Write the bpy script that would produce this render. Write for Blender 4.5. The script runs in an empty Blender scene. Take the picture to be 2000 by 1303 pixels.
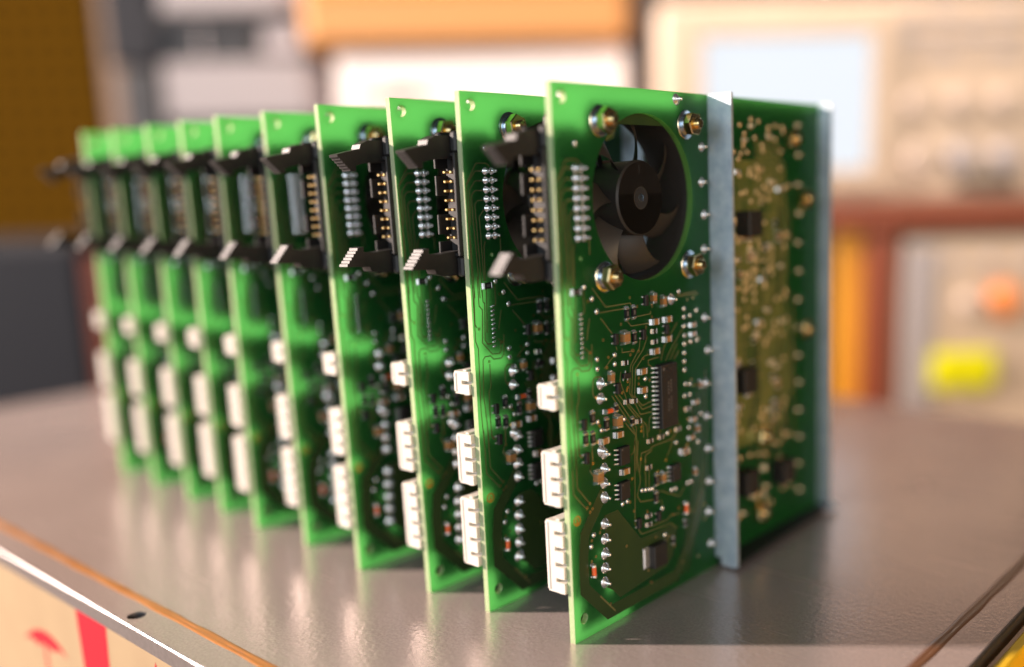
import bpy, bmesh, math, random
from mathutils import Matrix, Vector
random.seed(7)
S = 0.001                                     # everything below is written in millimetres
sc = bpy.context.scene
col = sc.collection

# ------------------------------------------------------------------ camera
cam_d = bpy.data.cameras.new('camera'); cam = bpy.data.objects.new('camera', cam_d); col.objects.link(cam)
RX = Vector((0.7702640, 0.6373560, -0.0216969)); RY = Vector((0.1060993, -0.1616240, -0.9811323)); RZ = Vector((-0.6288373, 0.7534289, -0.1921161))
CAM = Vector((156.929, -174.428, 117.173))
m = Matrix((RX, -RY, -RZ)).transposed().to_4x4(); m.translation = CAM * S
cam.matrix_world = m
cam_d.sensor_width = 36; cam_d.lens = 34.51; cam_d.shift_x = -0.0900; cam_d.shift_y = 0.0372
cam_d.clip_start = 0.01; cam_d.clip_end = 20
cam_d.dof.use_dof = True; cam_d.dof.focus_distance = 0.259; cam_d.dof.aperture_fstop = 2.5
sc.camera = cam

# ------------------------------------------------------------------ room light and added fills
world = bpy.data.worlds.new('World'); sc.world = world; world.use_nodes = True
bgn = world.node_tree.nodes['Background']; bgn.inputs[0].default_value = (0.62, 0.60, 0.58, 1); bgn.inputs[1].default_value = 0.03
def lamp(name, loc, target, size, power, colr, size_y=None):
    l = bpy.data.lights.new(name, 'AREA'); l.energy = power; l.color = colr; l.size = size
    if size_y: l.shape = 'RECTANGLE'; l.size_y = size_y
    o = bpy.data.objects.new(name, l); col.objects.link(o); o.location = Vector(loc)
    o.rotation_euler = (Vector(target) - Vector(loc)).to_track_quat('-Z', 'Y').to_euler()
    return o
ELEV = math.radians(21.0); T = Vector((0.782 * math.cos(ELEV), 0.623 * math.cos(ELEV), -math.sin(ELEV)))
tgt = Vector((-0.10, 0.03, 0.06))
lamp('window_light', tgt - T * 2.2, tgt, 0.09, 165, (1.0, 0.81, 0.71))                       # low warm light from the left
lamp('room_light_cool', (-0.02, -1.75, 0.50), (0, 0.05, 0.06), 0.62, 17, (0.74, 0.87, 1.0), 0.95)       # soft daylight from the camera side
lamp('front_fill', (1.05, -1.25, 0.34), (0, 0.05, 0.06), 1.4, 10, (0.86, 0.94, 1.0), 1.0)    # added wide soft fill from behind the camera
lamp('room_light_warm', (1.5, -0.05, 0.24), (0, 0.08, 0.06), 0.45, 11, (1.0, 0.72, 0.44))         # warm lamp to the right
lamp('window_fill', (-1.9, 0.55, 0.95), (-0.1, 0.0, 0.0), 1.0, 18, (1.0, 0.75, 0.69), 0.8)              # added soft fill, as from an unseen window left and behind
cl = lamp('background_fill', (-0.20, 0.24, 0.80), (-0.40, 0.50, 0.10), 0.8, 2.9, (1.0, 0.83, 0.72), 0.25)           # added fill aimed at the background instruments
cl.data.spread = math.radians(84)

vs = sc.view_settings; vs.view_transform = 'Standard'; vs.look = 'None'; vs.exposure = 0.0; vs.gamma = 1.0
cy = sc.cycles; cy.use_denoising = True; cy.max_bounces = 10; cy.diffuse_bounces = 5; cy.glossy_bounces = 4; cy.transmission_bounces = 6
cy.sample_clamp_indirect = 8.0; cy.caustics_reflective = False; cy.caustics_refractive = False

# ------------------------------------------------------------------ materials
MT = {}
def mat(name, base, rough=0.5, metal=0.0, spec=0.5, noise=None, bump=None, trans=None, coat=0.0, emit=None):
    """noise=(scale, second colour, contrast); bump=(scale, strength, distance); trans=(colour, share)"""
    ma = bpy.data.materials.new(name); ma.use_nodes = True; nt = ma.node_tree; N = nt.nodes; L = nt.links
    b = N['Principled BSDF']; out = N['Material Output']
    b.inputs['Base Color'].default_value = (*base, 1); b.inputs['Roughness'].default_value = rough
    b.inputs['Metallic'].default_value = metal; b.inputs['Specular IOR Level'].default_value = spec
    b.inputs['Coat Weight'].default_value = coat; b.inputs['Coat Roughness'].default_value = 0.15
    tc = N.new('ShaderNodeTexCoord')
    if noise:
        t = N.new('ShaderNodeTexNoise'); t.inputs['Scale'].default_value = noise[0]; t.inputs['Detail'].default_value = 5
        L.new(tc.outputs['Object'], t.inputs['Vector'])
        r = N.new('ShaderNodeValToRGB'); r.color_ramp.elements[0].position = 0.5 - noise[2]; r.color_ramp.elements[1].position = 0.5 + noise[2]
        r.color_ramp.elements[0].color = (*base, 1); r.color_ramp.elements[1].color = (*noise[1], 1)
        L.new(t.outputs['Fac'], r.inputs['Fac']); L.new(r.outputs['Color'], b.inputs['Base Color'])
    if bump:
        t2 = N.new('ShaderNodeTexNoise'); t2.inputs['Scale'].default_value = bump[0]; t2.inputs['Detail'].default_value = 3
        L.new(tc.outputs['Object'], t2.inputs['Vector'])
        bp = N.new('ShaderNodeBump'); bp.inputs['Strength'].default_value = bump[1]; bp.inputs['Distance'].default_value = bump[2]
        L.new(t2.outputs['Fac'], bp.inputs['Height']); L.new(bp.outputs['Normal'], b.inputs['Normal'])
    if emit:
        b.inputs['Emission Color'].default_value = (*emit[0], 1); b.inputs['Emission Strength'].default_value = emit[1]
    if trans:
        tr = N.new('ShaderNodeBsdfTranslucent'); tr.inputs['Color'].default_value = (*trans[0], 1)
        mx = N.new('ShaderNodeMixShader'); mx.inputs[0].default_value = trans[1]
        L.new(b.outputs[0], mx.inputs[1]); L.new(tr.outputs[0], mx.inputs[2]); L.new(mx.outputs[0], out.inputs['Surface'])
    MT[name] = ma
    return ma
mat('soldermask', (0.016, 0.092, 0.030), 0.28, 0, 0.5, noise=(60, (0.014, 0.098, 0.030), 0.25), trans=((0.40, 0.92, 0.42), 0.60), bump=(900, 0.05, 0.0001))
mat('laminate_edge', (0.50, 0.53, 0.30), 0.6, noise=(900, (0.64, 0.62, 0.42), 0.2), trans=((0.52, 0.84, 0.36), 0.42))
mat('masked_copper', (0.170, 0.160, 0.062), 0.33, 0.3, noise=(300, (0.22, 0.20, 0.08), 0.2))
mat('rear_copper', (0.30, 0.27, 0.09), 0.35, 0.3, noise=(200, (0.18, 0.18, 0.06), 0.2))
mat('hole_edge', (0.10, 0.20, 0.05), 0.45, trans=((0.35, 0.70, 0.22), 0.30))
mat('shaded_varnish', (0.15, 0.055, 0.018), 0.3, coat=0.5)  # varnish of the right bead, its shade put into the colour
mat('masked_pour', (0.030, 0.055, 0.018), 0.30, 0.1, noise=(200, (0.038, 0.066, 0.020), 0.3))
mat('bracket_dark', (0.05, 0.055, 0.06), 0.5, 0.6)
mat('khaki_pour', (0.050, 0.105, 0.025), 0.35, 0.2, noise=(110, (0.21, 0.205, 0.05), 0.22))
mat('solder', (0.90, 0.89, 0.88), 0.27, 0.85, noise=(700, (0.72, 0.70, 0.69), 0.3))
mat('warm_lit_solder', (0.86, 0.62, 0.33), 0.28, 0.85, noise=(500, (0.70, 0.55, 0.36), 0.3))  # solder with warm reflected light put into its colour
mat('bright_tin', (0.88, 0.87, 0.85), 0.38, 1.0)
mat('gold', (1.0, 0.72, 0.32), 0.33, 1.0)
mat('black_plastic', (0.010, 0.009, 0.009), 0.5, noise=(500, (0.017, 0.015, 0.014), 0.3), bump=(2500, 0.08, 0.0002))
mat('chip_black', (0.018, 0.015, 0.014), 0.5, bump=(5000, 0.15, 0.0001))
mat('fan_plastic', (0.030, 0.025, 0.022), 0.5, noise=(120, (0.036, 0.030, 0.026), 0.3), bump=(1800, 0.06, 0.0002))
mat('resistor_black', (0.02, 0.02, 0.022), 0.3)
mat('ceramic_tan', (0.40, 0.20, 0.075), 0.4, noise=(400, (0.30, 0.14, 0.05), 0.3))
mat('glass_orange', (0.75, 0.12, 0.03), 0.15)
mat('white_nylon', (0.72, 0.66, 0.58), 0.45, trans=((0.85, 0.78, 0.66), 0.18), bump=(1200, 0.04, 0.0002))
mat('galvanised', (0.50, 0.58, 0.65), 0.42, 0.6, noise=(260, (0.68, 0.74, 0.78), 0.16), bump=(160, 0.14, 0.0006))
mat('zinc_blue', (0.62, 0.70, 0.78), 0.22, 1.0)
mat('zinc_yellow', (0.85, 0.66, 0.33), 0.25, 1.0)
mat('amber_ink', (0.55, 0.22, 0.01), 0.5)
mat('pale_print', (0.10, 0.09, 0.085), 0.6)
# bench and background
mat('table_laminate', (0.52, 0.42, 0.385), 0.21, 0.55, 0.5, noise=(1400, (0.64, 0.53, 0.495), 0.16), bump=(650, 0.19, 0.0005))
mat('amber_varnish', (0.50, 0.21, 0.055), 0.3, noise=(80, (0.36, 0.13, 0.025), 0.25), coat=0.4)
mat('brushed_aluminium', (0.27, 0.255, 0.255), 0.45, 1.0, noise=(500, (0.20, 0.19, 0.19), 0.3), bump=(900, 0.12, 0.0003))
mat('hole_dark', (0.03, 0.025, 0.02), 0.4, 0.6)
mat('cardboard', (0.30, 0.205, 0.11), 0.85, noise=(60, (0.34, 0.24, 0.13), 0.3))
mat('red_ink', (0.42, 0.010, 0.022), 0.85, 0, 0.2)
mat('yellow_plastic', (0.85, 0.50, 0.02), 0.35)
mat('cream_panel', (0.60, 0.47, 0.35), 0.5, noise=(14, (0.54, 0.41, 0.30), 0.25))
mat('cream_dark', (0.50, 0.40, 0.33), 0.5)
mat('white_panel', (0.80, 0.72, 0.69), 0.5)
mat('grey_panel', (0.36, 0.33, 0.34), 0.5)
mat('dark_grey', (0.011, 0.013, 0.018), 0.7, 0, 0.25)
mat('black_trim', (0.02, 0.018, 0.018), 0.5)
mat('orange_case', (0.48, 0.225, 0.07), 0.6)
mat('shelf_red', (0.22, 0.045, 0.016), 0.5)
mat('shelf_orange', (0.75, 0.33, 0.02), 0.5)
mat('button_orange', (0.80, 0.26, 0.07), 0.4)
mat('button_yellow', (0.74, 0.72, 0.0), 0.5, 0, 0.2)
mat('screen_glow', (0.05, 0.06, 0.07), 0.7, 0, 0.1, emit=((0.88, 0.93, 1.0), 0.92))
mat('pale_grey', (0.27, 0.245, 0.25), 0.5)
mat('bench_brown', (0.16, 0.11, 0.08), 0.6)
mat('wall_brown', (0.20, 0.15, 0.12), 0.8, noise=(4, (0.24, 0.18, 0.14), 0.3))
_m = MT['table_laminate']; _N = _m.node_tree.nodes; _L = _m.node_tree.links; _b = _N['Principled BSDF']
_tc = _N.new('ShaderNodeTexCoord'); _n1 = _N.new('ShaderNodeTexNoise'); _n1.inputs['Scale'].default_value = 16; _n1.inputs['Detail'].default_value = 6
_L.new(_tc.outputs['Object'], _n1.inputs['Vector'])
_mr = _N.new('ShaderNodeMapRange'); _mr.inputs['From Min'].default_value = 0.3; _mr.inputs['From Max'].default_value = 0.7; _mr.inputs['To Min'].default_value = 0.16; _mr.inputs['To Max'].default_value = 0.30
_L.new(_n1.outputs['Fac'], _mr.inputs['Value'])
_mp = _N.new('ShaderNodeMapping'); _mp.inputs['Rotation'].default_value = (0, 0, 0.5); _mp.inputs['Scale'].default_value = (1, 60, 1)
_n2 = _N.new('ShaderNodeTexNoise'); _n2.inputs['Scale'].default_value = 14; _n2.inputs['Detail'].default_value = 2
_L.new(_tc.outputs['Object'], _mp.inputs['Vector']); _L.new(_mp.outputs['Vector'], _n2.inputs['Vector'])
_sr = _N.new('ShaderNodeMapRange'); _sr.inputs['From Min'].default_value = 0.68; _sr.inputs['From Max'].default_value = 0.74; _sr.inputs['To Min'].default_value = 0.0; _sr.inputs['To Max'].default_value = 0.10
_L.new(_n2.outputs['Fac'], _sr.inputs['Value'])
_ad = _N.new('ShaderNodeMath'); _ad.operation = 'ADD'; _L.new(_mr.outputs[0], _ad.inputs[0]); _L.new(_sr.outputs[0], _ad.inputs[1]); _L.new(_ad.outputs[0], _b.inputs['Roughness'])
# pegboard: ochre board with rows of dark holes (flat print of the far, blurred perforation)
pg = mat('pegboard_ochre', (0.16, 0.085, 0.012), 0.9, 0, 0.0)
_N = pg.node_tree.nodes; _L = pg.node_tree.links
_tc = _N.new('ShaderNodeTexCoord'); _v = _N.new('ShaderNodeTexVoronoi'); _v.inputs['Scale'].default_value = 55; _v.inputs['Randomness'].default_value = 0
_L.new(_tc.outputs['Object'], _v.inputs['Vector']); _r = _N.new('ShaderNodeValToRGB')
_r.color_ramp.elements[0].position = 0.22; _r.color_ramp.elements[1].position = 0.30
_r.color_ramp.elements[0].color = (0.020, 0.010, 0.002, 1); _r.color_ramp.elements[1].color = (0.070, 0.034, 0.003, 1)
_L.new(_v.outputs['Distance'], _r.inputs['Fac']); _L.new(_r.outputs['Color'], _N['Principled BSDF'].inputs['Base Color'])

# ------------------------------------------------------------------ mesh helpers
class MB:
    """collects shapes in mm; build() links them as one mesh object"""
    def __init__(s): s.v = []; s.f = []; s.m = []; s.sm = []; s.mats = []
    def mi(s, name):
        if name not in s.mats: s.mats.append(name)
        return s.mats.index(name)
    def add(s, vs, fs, mt, smooth=False):
        o = len(s.v); s.v += [tuple(p) for p in vs]; k = s.mi(mt)
        for f in fs: s.f.append([o + i for i in f]); s.m.append(k); s.sm.append(smooth)
        return s
    def box(s, x0, x1, y0, y1, z0, z1, mt, c=0.0):
        """box, with chamfered edges when c > 0"""
        if c <= 0:
            vs = [(x, y, z) for x in (x0, x1) for y in (y0, y1) for z in (z0, z1)]
            return s.add(vs, [(0,1,3,2), (4,6,7,5), (0,4,5,1), (2,3,7,6), (0,2,6,4), (1,5,7,3)], mt)
        bm = bmesh.new(); bmesh.ops.create_cube(bm, size=1.0)
        for v in bm.verts:
            v.co = ((x0+x1)/2 + v.co.x*(x1-x0), (y0+y1)/2 + v.co.y*(y1-y0), (z0+z1)/2 + v.co.z*(z1-z0))
        bmesh.ops.bevel(bm, geom=bm.edges[:], offset=c, segments=1, affect='EDGES', profile=0.5)
        bm.verts.index_update(); s.add([v.co for v in bm.verts], [[v.index for v in f.verts] for f in bm.faces], mt); bm.free()
        return s
    def prism(s, poly, ax, a, b, mt, holes=(), side=None, smooth=False):
        """polygon (with holes) in the plane across axis ax, extruded from a to b; side = material of the cut edges"""
        def P(q, t):
            return (t, q[0], q[1]) if ax == 'x' else (q[0], t, q[1]) if ax == 'y' else (q[0], q[1], t)
        bm = bmesh.new(); loops = [list(poly)] + [list(h) for h in holes]; es = []
        for lp in loops:
            vv = [bm.verts.new((q[0], q[1], 0)) for q in lp]
            es += [bm.edges.new((vv[i], vv[(i+1) % len(vv)])) for i in range(len(vv))]
        bmesh.ops.triangle_fill(bm, edges=es, use_beauty=True, use_dissolve=False)
        bm.verts.index_update(); pts = [(v.co.x, v.co.y) for v in bm.verts]; tris = [[v.index for v in f.verts] for f in bm.faces]; bm.free()
        s.add([P(q, a) for q in pts], tris, mt); s.add([P(q, b) for q in pts], tris, mt)
        for lp in loops:
            n = len(lp); s.add([P(q, a) for q in lp] + [P(q, b) for q in lp], [(i, (i+1) % n, n+(i+1) % n, n+i) for i in range(n)], side or mt, smooth)
        return s
    def lathe(s, prof, mt, c=(0, 0, 0), ax='x', n=16, smooth=True):
        """prof: (height along ax, radius)"""
        vs = []; fs = []
        for h, r in prof:
            for i in range(n):
                a = 2*math.pi*i/n; u, w = r*math.cos(a), r*math.sin(a)
                vs.append((c[0]+h, c[1]+u, c[2]+w) if ax == 'x' else (c[0]+u, c[1]+h, c[2]+w) if ax == 'y' else (c[0]+u, c[1]+w, c[2]+h))
        for k in range(len(prof)-1):
            for i in range(n): fs.append((k*n+i, k*n+(i+1) % n, (k+1)*n+(i+1) % n, (k+1)*n+i))
        fs.append(list(range(n))); fs.append([(len(prof)-1)*n+i for i in range(n)])
        return s.add(vs, fs, mt, smooth)
    def mesh(s, name):
        me = bpy.data.meshes.new(name); me.from_pydata([(x*S, y*S, z*S) for x, y, z in s.v], [], s.f)
        for n in s.mats: me.materials.append(MT[n])
        me.polygons.foreach_set('material_index', s.m); me.polygons.foreach_set('use_smooth', s.sm)
        bm = bmesh.new(); bm.from_mesh(me); bmesh.ops.remove_doubles(bm, verts=bm.verts, dist=1e-7)
        bmesh.ops.recalc_face_normals(bm, faces=bm.faces)
        for e in bm.edges:
            if len(e.link_faces) == 2 and e.calc_face_angle(0) > 0.7: e.smooth = False
        bm.to_mesh(me); bm.free(); me.update()
        return me
    def build(s, name, parent=None, loc=(0, 0, 0)):
        return put(name, s.mesh(name), parent, loc)
def put(name, me, parent=None, loc=(0, 0, 0), rot=(0, 0, 0)):
    o = bpy.data.objects.new(name, me); col.objects.link(o)
    if parent is not None: o.parent = parent
    o.location = (loc[0]*S, loc[1]*S, loc[2]*S); o.rotation_euler = rot
    return o
def tag(o, label=None, cat=None, group=None, kind=None):
    if label: o['label'] = label
    if cat: o['category'] = cat
    if group: o['group'] = group
    if kind: o['kind'] = kind
    return o
def circ(cx, cy, r, n=48): return [(cx + r*math.cos(2*math.pi*i/n), cy + r*math.sin(2*math.pi*i/n)) for i in range(n)]
# ------------------------------------------------------------------ board layout, (u, z) in mm on the board face
TR= [[(9.25, 121.11), (8.07, 122.0), (4.39, 122.01), (-0.54, 116.82), (-0.75, 114.21), (-0.09, 85.08)], [(6.37, 120.02), (3.93, 120.04), (0.34, 116.59), (0.08, 112.0), (1.32, 87.34)], [(6.17, 117.5), (3.73, 117.54), (1.61, 115.25), (1.3, 106.22)], [(6.29, 115.01), (3.53, 115.08), (2.22, 113.92), (2.32, 107.51), (2.83, 98.53), (3.17, 87.14)], [(6.09, 112.48), (4.25, 112.54), (3.24, 111.46), (3.38, 107.01), (3.75, 98.46), (4.1, 87.04)], [(6.21, 110.02), (4.53, 108.3), (4.72, 102.91), (4.95, 91.54)], [(6.2, 101.92), (5.66, 100.59), (5.39, 91.5)], [(11.69, 102.96), (11.7, 98.82)], [(0.19, 93.12), (-0.0, 75.88), (1.52, 73.87), (1.18, 57.23), (1.78, 45.89)], [(1.27, 93.02), (0.83, 80.39), (1.48, 79.42)], [(2.55, 92.91), (2.65, 85.14), (3.77, 83.95), (3.09, 75.26), (6.5, 71.69), (9.0, 71.49), (9.81, 72.11), (9.76, 74.87), (8.57, 75.77)], [(3.94, 89.26), (4.17, 86.04), (4.72, 85.62), (4.11, 75.84), (5.0, 74.63), (6.73, 74.57)], [(5.65, 89.44), (4.99, 77.71)], [(8.67, 90.22), (8.81, 85.54), (8.48, 84.49)], [(10.64, 83.16), (9.23, 77.87)], [(11.15, 76.52), (10.75, 71.05), (9.66, 70.11), (6.89, 70.24), (5.73, 71.36), (3.76, 71.37), (2.96, 70.59), (2.43, 60.66), (3.11, 53.52), (3.25, 45.55)], [(5.31, 69.13), (5.35, 63.07), (4.5, 61.75), (4.35, 56.61), (4.54, 49.31), (5.46, 48.17)], [(14.12, 67.74), (11.8, 67.92), (10.97, 67.12), (10.72, 63.81), (11.88, 62.11)], [(9.74, 50.64), (9.41, 46.16), (8.5, 44.34)], [(1.66, 51.63), (1.83, 39.5), (6.81, 34.19)], [(3.3, 51.29), (3.33, 40.81), (7.79, 35.65)], [(4.67, 50.99), (4.56, 49.56), (5.87, 48.22)], [(9.72, 49.92), (9.78, 46.94), (8.43, 44.26), (10.25, 41.49)], [(12.16, 90.52), (17.13, 85.28), (27.29, 85.2), (27.69, 84.48)], [(14.69, 84.11), (24.7, 84.03)], [(14.9, 82.68), (19.43, 78.06)], [(25.77, 80.57), (27.28, 79.11), (35.77, 78.84)], [(29.32, 81.32), (35.89, 81.34), (35.93, 82.15)], [(30.95, 75.1), (30.51, 72.75), (26.41, 68.54), (25.71, 61.4), (30.25, 54.6), (35.28, 54.44)], [(34.27, 75.46), (32.11, 72.11), (27.36, 68.38), (26.64, 60.82), (30.97, 55.9), (35.36, 56.1)], [(39.11, 70.46), (35.36, 70.4), (32.35, 70.24), (28.6, 67.38), (27.78, 60.21), (31.03, 56.93), (33.04, 57.16), (35.42, 57.34)], [(40.0, 67.92), (41.5, 71.5), (48.0, 77.5)], [(42.1, 67.5), (45.43, 71.0), (51.03, 75.74)], [(44.2, 67.49), (47.9, 71.58)], [(46.0, 67.27), (48.6, 69.48)], [(39.04, 69.02), (34.28, 68.92), (34.23, 67.7), (35.87, 66.82)], [(22.24, 67.61), (21.8, 65.3), (22.65, 63.56), (24.92, 58.71), (32.74, 50.97), (32.91, 47.58)], [(19.45, 62.14), (28.11, 51.52), (27.62, 39.44)], [(18.21, 61.97), (26.8, 51.39), (27.68, 49.55), (26.8, 45.19), (25.45, 44.25)], [(20.99, 61.86), (31.21, 51.29), (31.25, 47.94)], [(23.38, 53.74), (27.36, 49.62)], [(39.54, 49.55), (38.39, 47.23)], [(35.23, 53.4), (33.98, 52.81), (33.66, 49.1)], [(48.11, 48.64), (43.94, 44.73), (34.81, 44.62), (34.09, 43.93), (30.04, 43.81), (29.0, 39.1)], [(47.69, 47.41), (41.61, 40.48)], [(31.89, 40.64), (31.66, 42.8), (34.76, 43.57)], [(23.21, 73.81), (23.14, 72.63), (27.57, 72.37)], [(20.76, 74.55), (21.02, 73.54)], [(15.61, 69.49), (18.76, 71.72), (19.71, 72.16)], [(47.8, 85.16), (58.07, 85.17)], [(48.5, 84.67), (58.8, 84.46)], [(27.26, 48.08), (26.19, 24.59)], [(28.73, 47.76), (28.07, 42.25), (29.27, 36.24), (27.57, 32.38), (28.97, 30.31), (35.11, 29.38)], [(31.5, 42.86), (31.45, 34.0)], [(33.21, 38.62), (32.96, 33.36)], [(38.63, 28.42), (38.52, 25.97)], [(32.41, 22.04), (41.17, 21.73), (42.02, 22.49), (46.99, 22.09)], [(26.41, 24.53), (28.89, 21.12), (30.04, 21.02), (42.75, 20.26), (45.56, 17.91)], [(49.83, 29.48), (47.2, 27.12), (38.35, 30.97)], [(49.93, 21.26), (54.67, 20.45), (58.4, 25.69), (59.61, 34.75)]]
POUR= [(13.4, 30.87), (19.04, 30.82), (28.61, 19.99), (43.13, 19.64), (45.15, 18.03), (44.81, 14.04), (42.73, 10.08), (40.16, 8.1), (18.76, 6.2), (15.69, 9.45), (13.29, 11.0)]
BAND= [(13.79, 37.44), (10.84, 34.12), (5.42, 27.94), (4.57, 21.83), (4.51, 13.35), (13.93, 3.71), (44.55, 3.81), (51.73, 11.92), (56.84, 19.31), (58.85, 25.57)]
COMPS= [('R3h', 6.19, 90.26), ('R3v', 25.69, 82.62), ('R3v', 28.62, 82.6), ('Q', 33.75, 85.21), ('C3v', 37.57, 85.61), ('C3v', 41.93, 84.13), ('J', 45.99, 84.31), ('C3h', 37.81, 79.16), ('C3h', 43.66, 79.06), ('R2h', 37.34, 76.48), ('Q', 42.84, 76.38), ('C3h', 43.42, 73.67), ('R2h', 37.4, 73.51), ('C3h', 37.76, 70.99), ('Q', 20.57, 76.54), ('C4v', 24.49, 76.59), ('R3v', 28.41, 76.06), ('Q', 32.33, 76.33), ('P', 13.1, 72.4), ('P', 13.07, 69.9), ('P', 20.22, 72.48), ('P', 20.08, 70.06), ('R2h', 24.37, 69.78), ('C3v', 18.37, 66.88), ('Q', 24.51, 66.44), ('Q', 20.78, 63.69), ('J', 14.5, 65.97), ('J', 14.27, 62.11), ('C3h', 31.83, 66.36), ('P', 32.84, 64.02), ('C3h', 31.58, 61.36), ('P', 32.8, 59.16), ('U28', 42.04, 58.22), ('C2h', 56.54, 53.36), ('R2h', 52.32, 51.96), ('C2h', 55.21, 48.51), ('P', 52.86, 46.33), ('C2h', 53.88, 43.44), ('R2h', 34.22, 46.53), ('R2h', 39.2, 46.63), ('P', 42.25, 46.83), ('C3h', 50.0, 40.3), ('R2h', 33.18, 39.26), ('R3v', 10.33, 57.79), ('Q', 6.89, 56.75), ('P', 12.43, 56.19), ('C4v', 20.29, 54.98), ('Mh', 16.78, 58.4), ('R3v', 15.66, 54.93), ('C3h', 20.72, 51.34), ('P', 13.78, 53.74), ('R3v', 7.22, 52.8), ('R3v', 10.0, 52.39), ('C3h', 14.82, 50.93), ('Q', 7.33, 48.09), ('J', 13.76, 48.38), ('U8', 23.52, 45.43), ('J', 14.85, 47.43), ('J', 14.62, 43.4), ('J', 14.4, 39.57), ('J', 14.38, 35.68), ('C4v', 11.52, 42.03), ('C3h', 22.84, 40.78), ('U8', 23.16, 35.92), ('P', 21.26, 31.85), ('P', 23.31, 32.0), ('R2h', 33.25, 39.33), ('R3v', 36.39, 34.92), ('C3v', 39.49, 34.87), ('P', 29.89, 33.35), ('P', 31.56, 33.1), ('P', 33.24, 32.8), ('P', 34.63, 32.63), ('R3v', 36.15, 29.83), ('U8', 46.52, 35.11), ('P', 43.57, 29.95), ('P', 45.47, 29.85), ('C3h', 50.66, 39.9), ('P', 51.56, 29.95), ('P', 53.28, 29.97), ('Q', 27.93, 24.71), ('Q', 36.85, 24.31), ('R2h', 32.58, 25.52), ('R2h', 32.46, 23.15), ('P', 38.91, 25.72), ('Mv', 50.0, 23.04), ('R2v', 49.39, 18.33), ('J', 14.1, 28.59), ('J', 13.86, 24.47), ('J', 13.63, 20.47), ('J', 13.4, 16.55), ('J', 13.17, 12.56), ('Mv', 8.28, 17.63), ('DP', 35.56, 13.63), ('P', 39.76, 17.61), ('R2v', 43.51, 14.85), ('P', 51.49, 59.33), ('P', 53.71, 58.94), ('P', 50.98, 55.93), ('P', 53.6, 55.89), ('J', 50.66, 139.04), ('P', 12.0, 87.92), ('P', 9.22, 91.1), ('P', 13.65, 84.53), ('P', 49.27, 86.05), ('P', 51.6, 80.97), ('P', 51.51, 78.65), ('P', 51.41, 76.03), ('P', 51.52, 73.33), ('P', 51.43, 70.9), ('P', 51.33, 68.35), ('P', 51.23, 65.95), ('P', 51.28, 63.48), ('P', 54.46, 78.72), ('C2h', 55.85, 75.98), ('C2h', 55.98, 73.37), ('P', 54.55, 71.2), ('P', 57.73, 79.84), ('P', 57.57, 71.21), ('P', 8.05, 125.83), ('P', 9.04, 26.85), ('P', 7.85, 24.0), ('V', 7.9, 35.61), ('V', 6.84, 34.77), ('V', 8.8, 34.0), ('V', 7.76, 33.38), ('V', 26.56, 71.52), ('V', 27.39, 72.6), ('V', 30.27, 51.07), ('V', 30.22, 50.04), ('V', 36.65, 83.28), ('V', 33.73, 77.96), ('V', 29.77, 64.75), ('V', 29.69, 63.13), ('V', 25.04, 64.54), ('V', 24.96, 62.95), ('V', 22.56, 61.97), ('V', 5.16, 69.86), ('V', 2.15, 79.08), ('V', 30.11, 84.01), ('J', 62.41, 125.57), ('J', 62.07, 115.78), ('J', 63.06, 106.71), ('J', 62.73, 96.97), ('J', 62.33, 77.16), ('J', 63.62, 67.47), ('J', 62.22, 57.75), ('J', 62.43, 47.82), ('J', 62.65, 37.91), ('J', 62.86, 27.71), ('J', 62.28, 18.4), ('J', 63.34, 8.02)]

# ------------------------------------------------------------------ the plate the boards stand on
X0, X1, Y0, Y1 = -445.0, 84.0, -66.0, 300.0           # outline of the plate
table = MB().box(X0+1.2, X1-1.2, Y0+1.2, Y1-1.2, -4.6, -0.02, 'table_laminate')
screw_at = (-110.0, -61.6)
table = MB()
table.prism([(X0+.8, Y0+.8), (X1-.8, Y0+.8), (X1-.8, Y1-.8), (X0+.8, Y1-.8)], 'z', -5.0, 0.0, 'table_laminate',
            holes=[circ(screw_at[0], screw_at[1], 2.5, 28), circ(screw_at[0]+145, screw_at[1], 2.5, 28), circ(screw_at[0]-160, screw_at[1], 2.5, 28)], side='brushed_aluminium')
tb = tag(table.build('table_top'), 'grey metallic laminate plate that the row of boards stands on', 'table top', kind='structure')
# bevelled aluminium edge strips, butted round the plate
def edge_strip(p, q):
    d = Vector((q[0]-p[0], q[1]-p[1])); L = d.length; d /= L; nrm = Vector((d.y, -d.x))
    prof = [(-0.80, -4.9), (0.0, -4.9), (0.0, -0.45), (-0.36, -0.06), (-0.79, -0.05)]
    e = MB(); vs = []
    for t in (0.0, L):
        for a, z in prof: vs.append((p[0]+d.x*t+nrm.x*a, p[1]+d.y*t+nrm.y*a, z))
    e.add(vs, [(0,1,6,5), (1,2,7,6), (2,3,8,7), (3,4,9,8), (4,0,5,9), (0,4,3,2,1), (5,6,7,8,9)], 'brushed_aluminium')
    e.build('edge_strip', tb)
edge_strip((X0, Y0), (X1, Y0)); edge_strip((X1, Y0), (X1, Y1)); edge_strip((X1, Y1), (X0, Y1)); edge_strip((X0, Y1), (X0, Y0))
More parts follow.
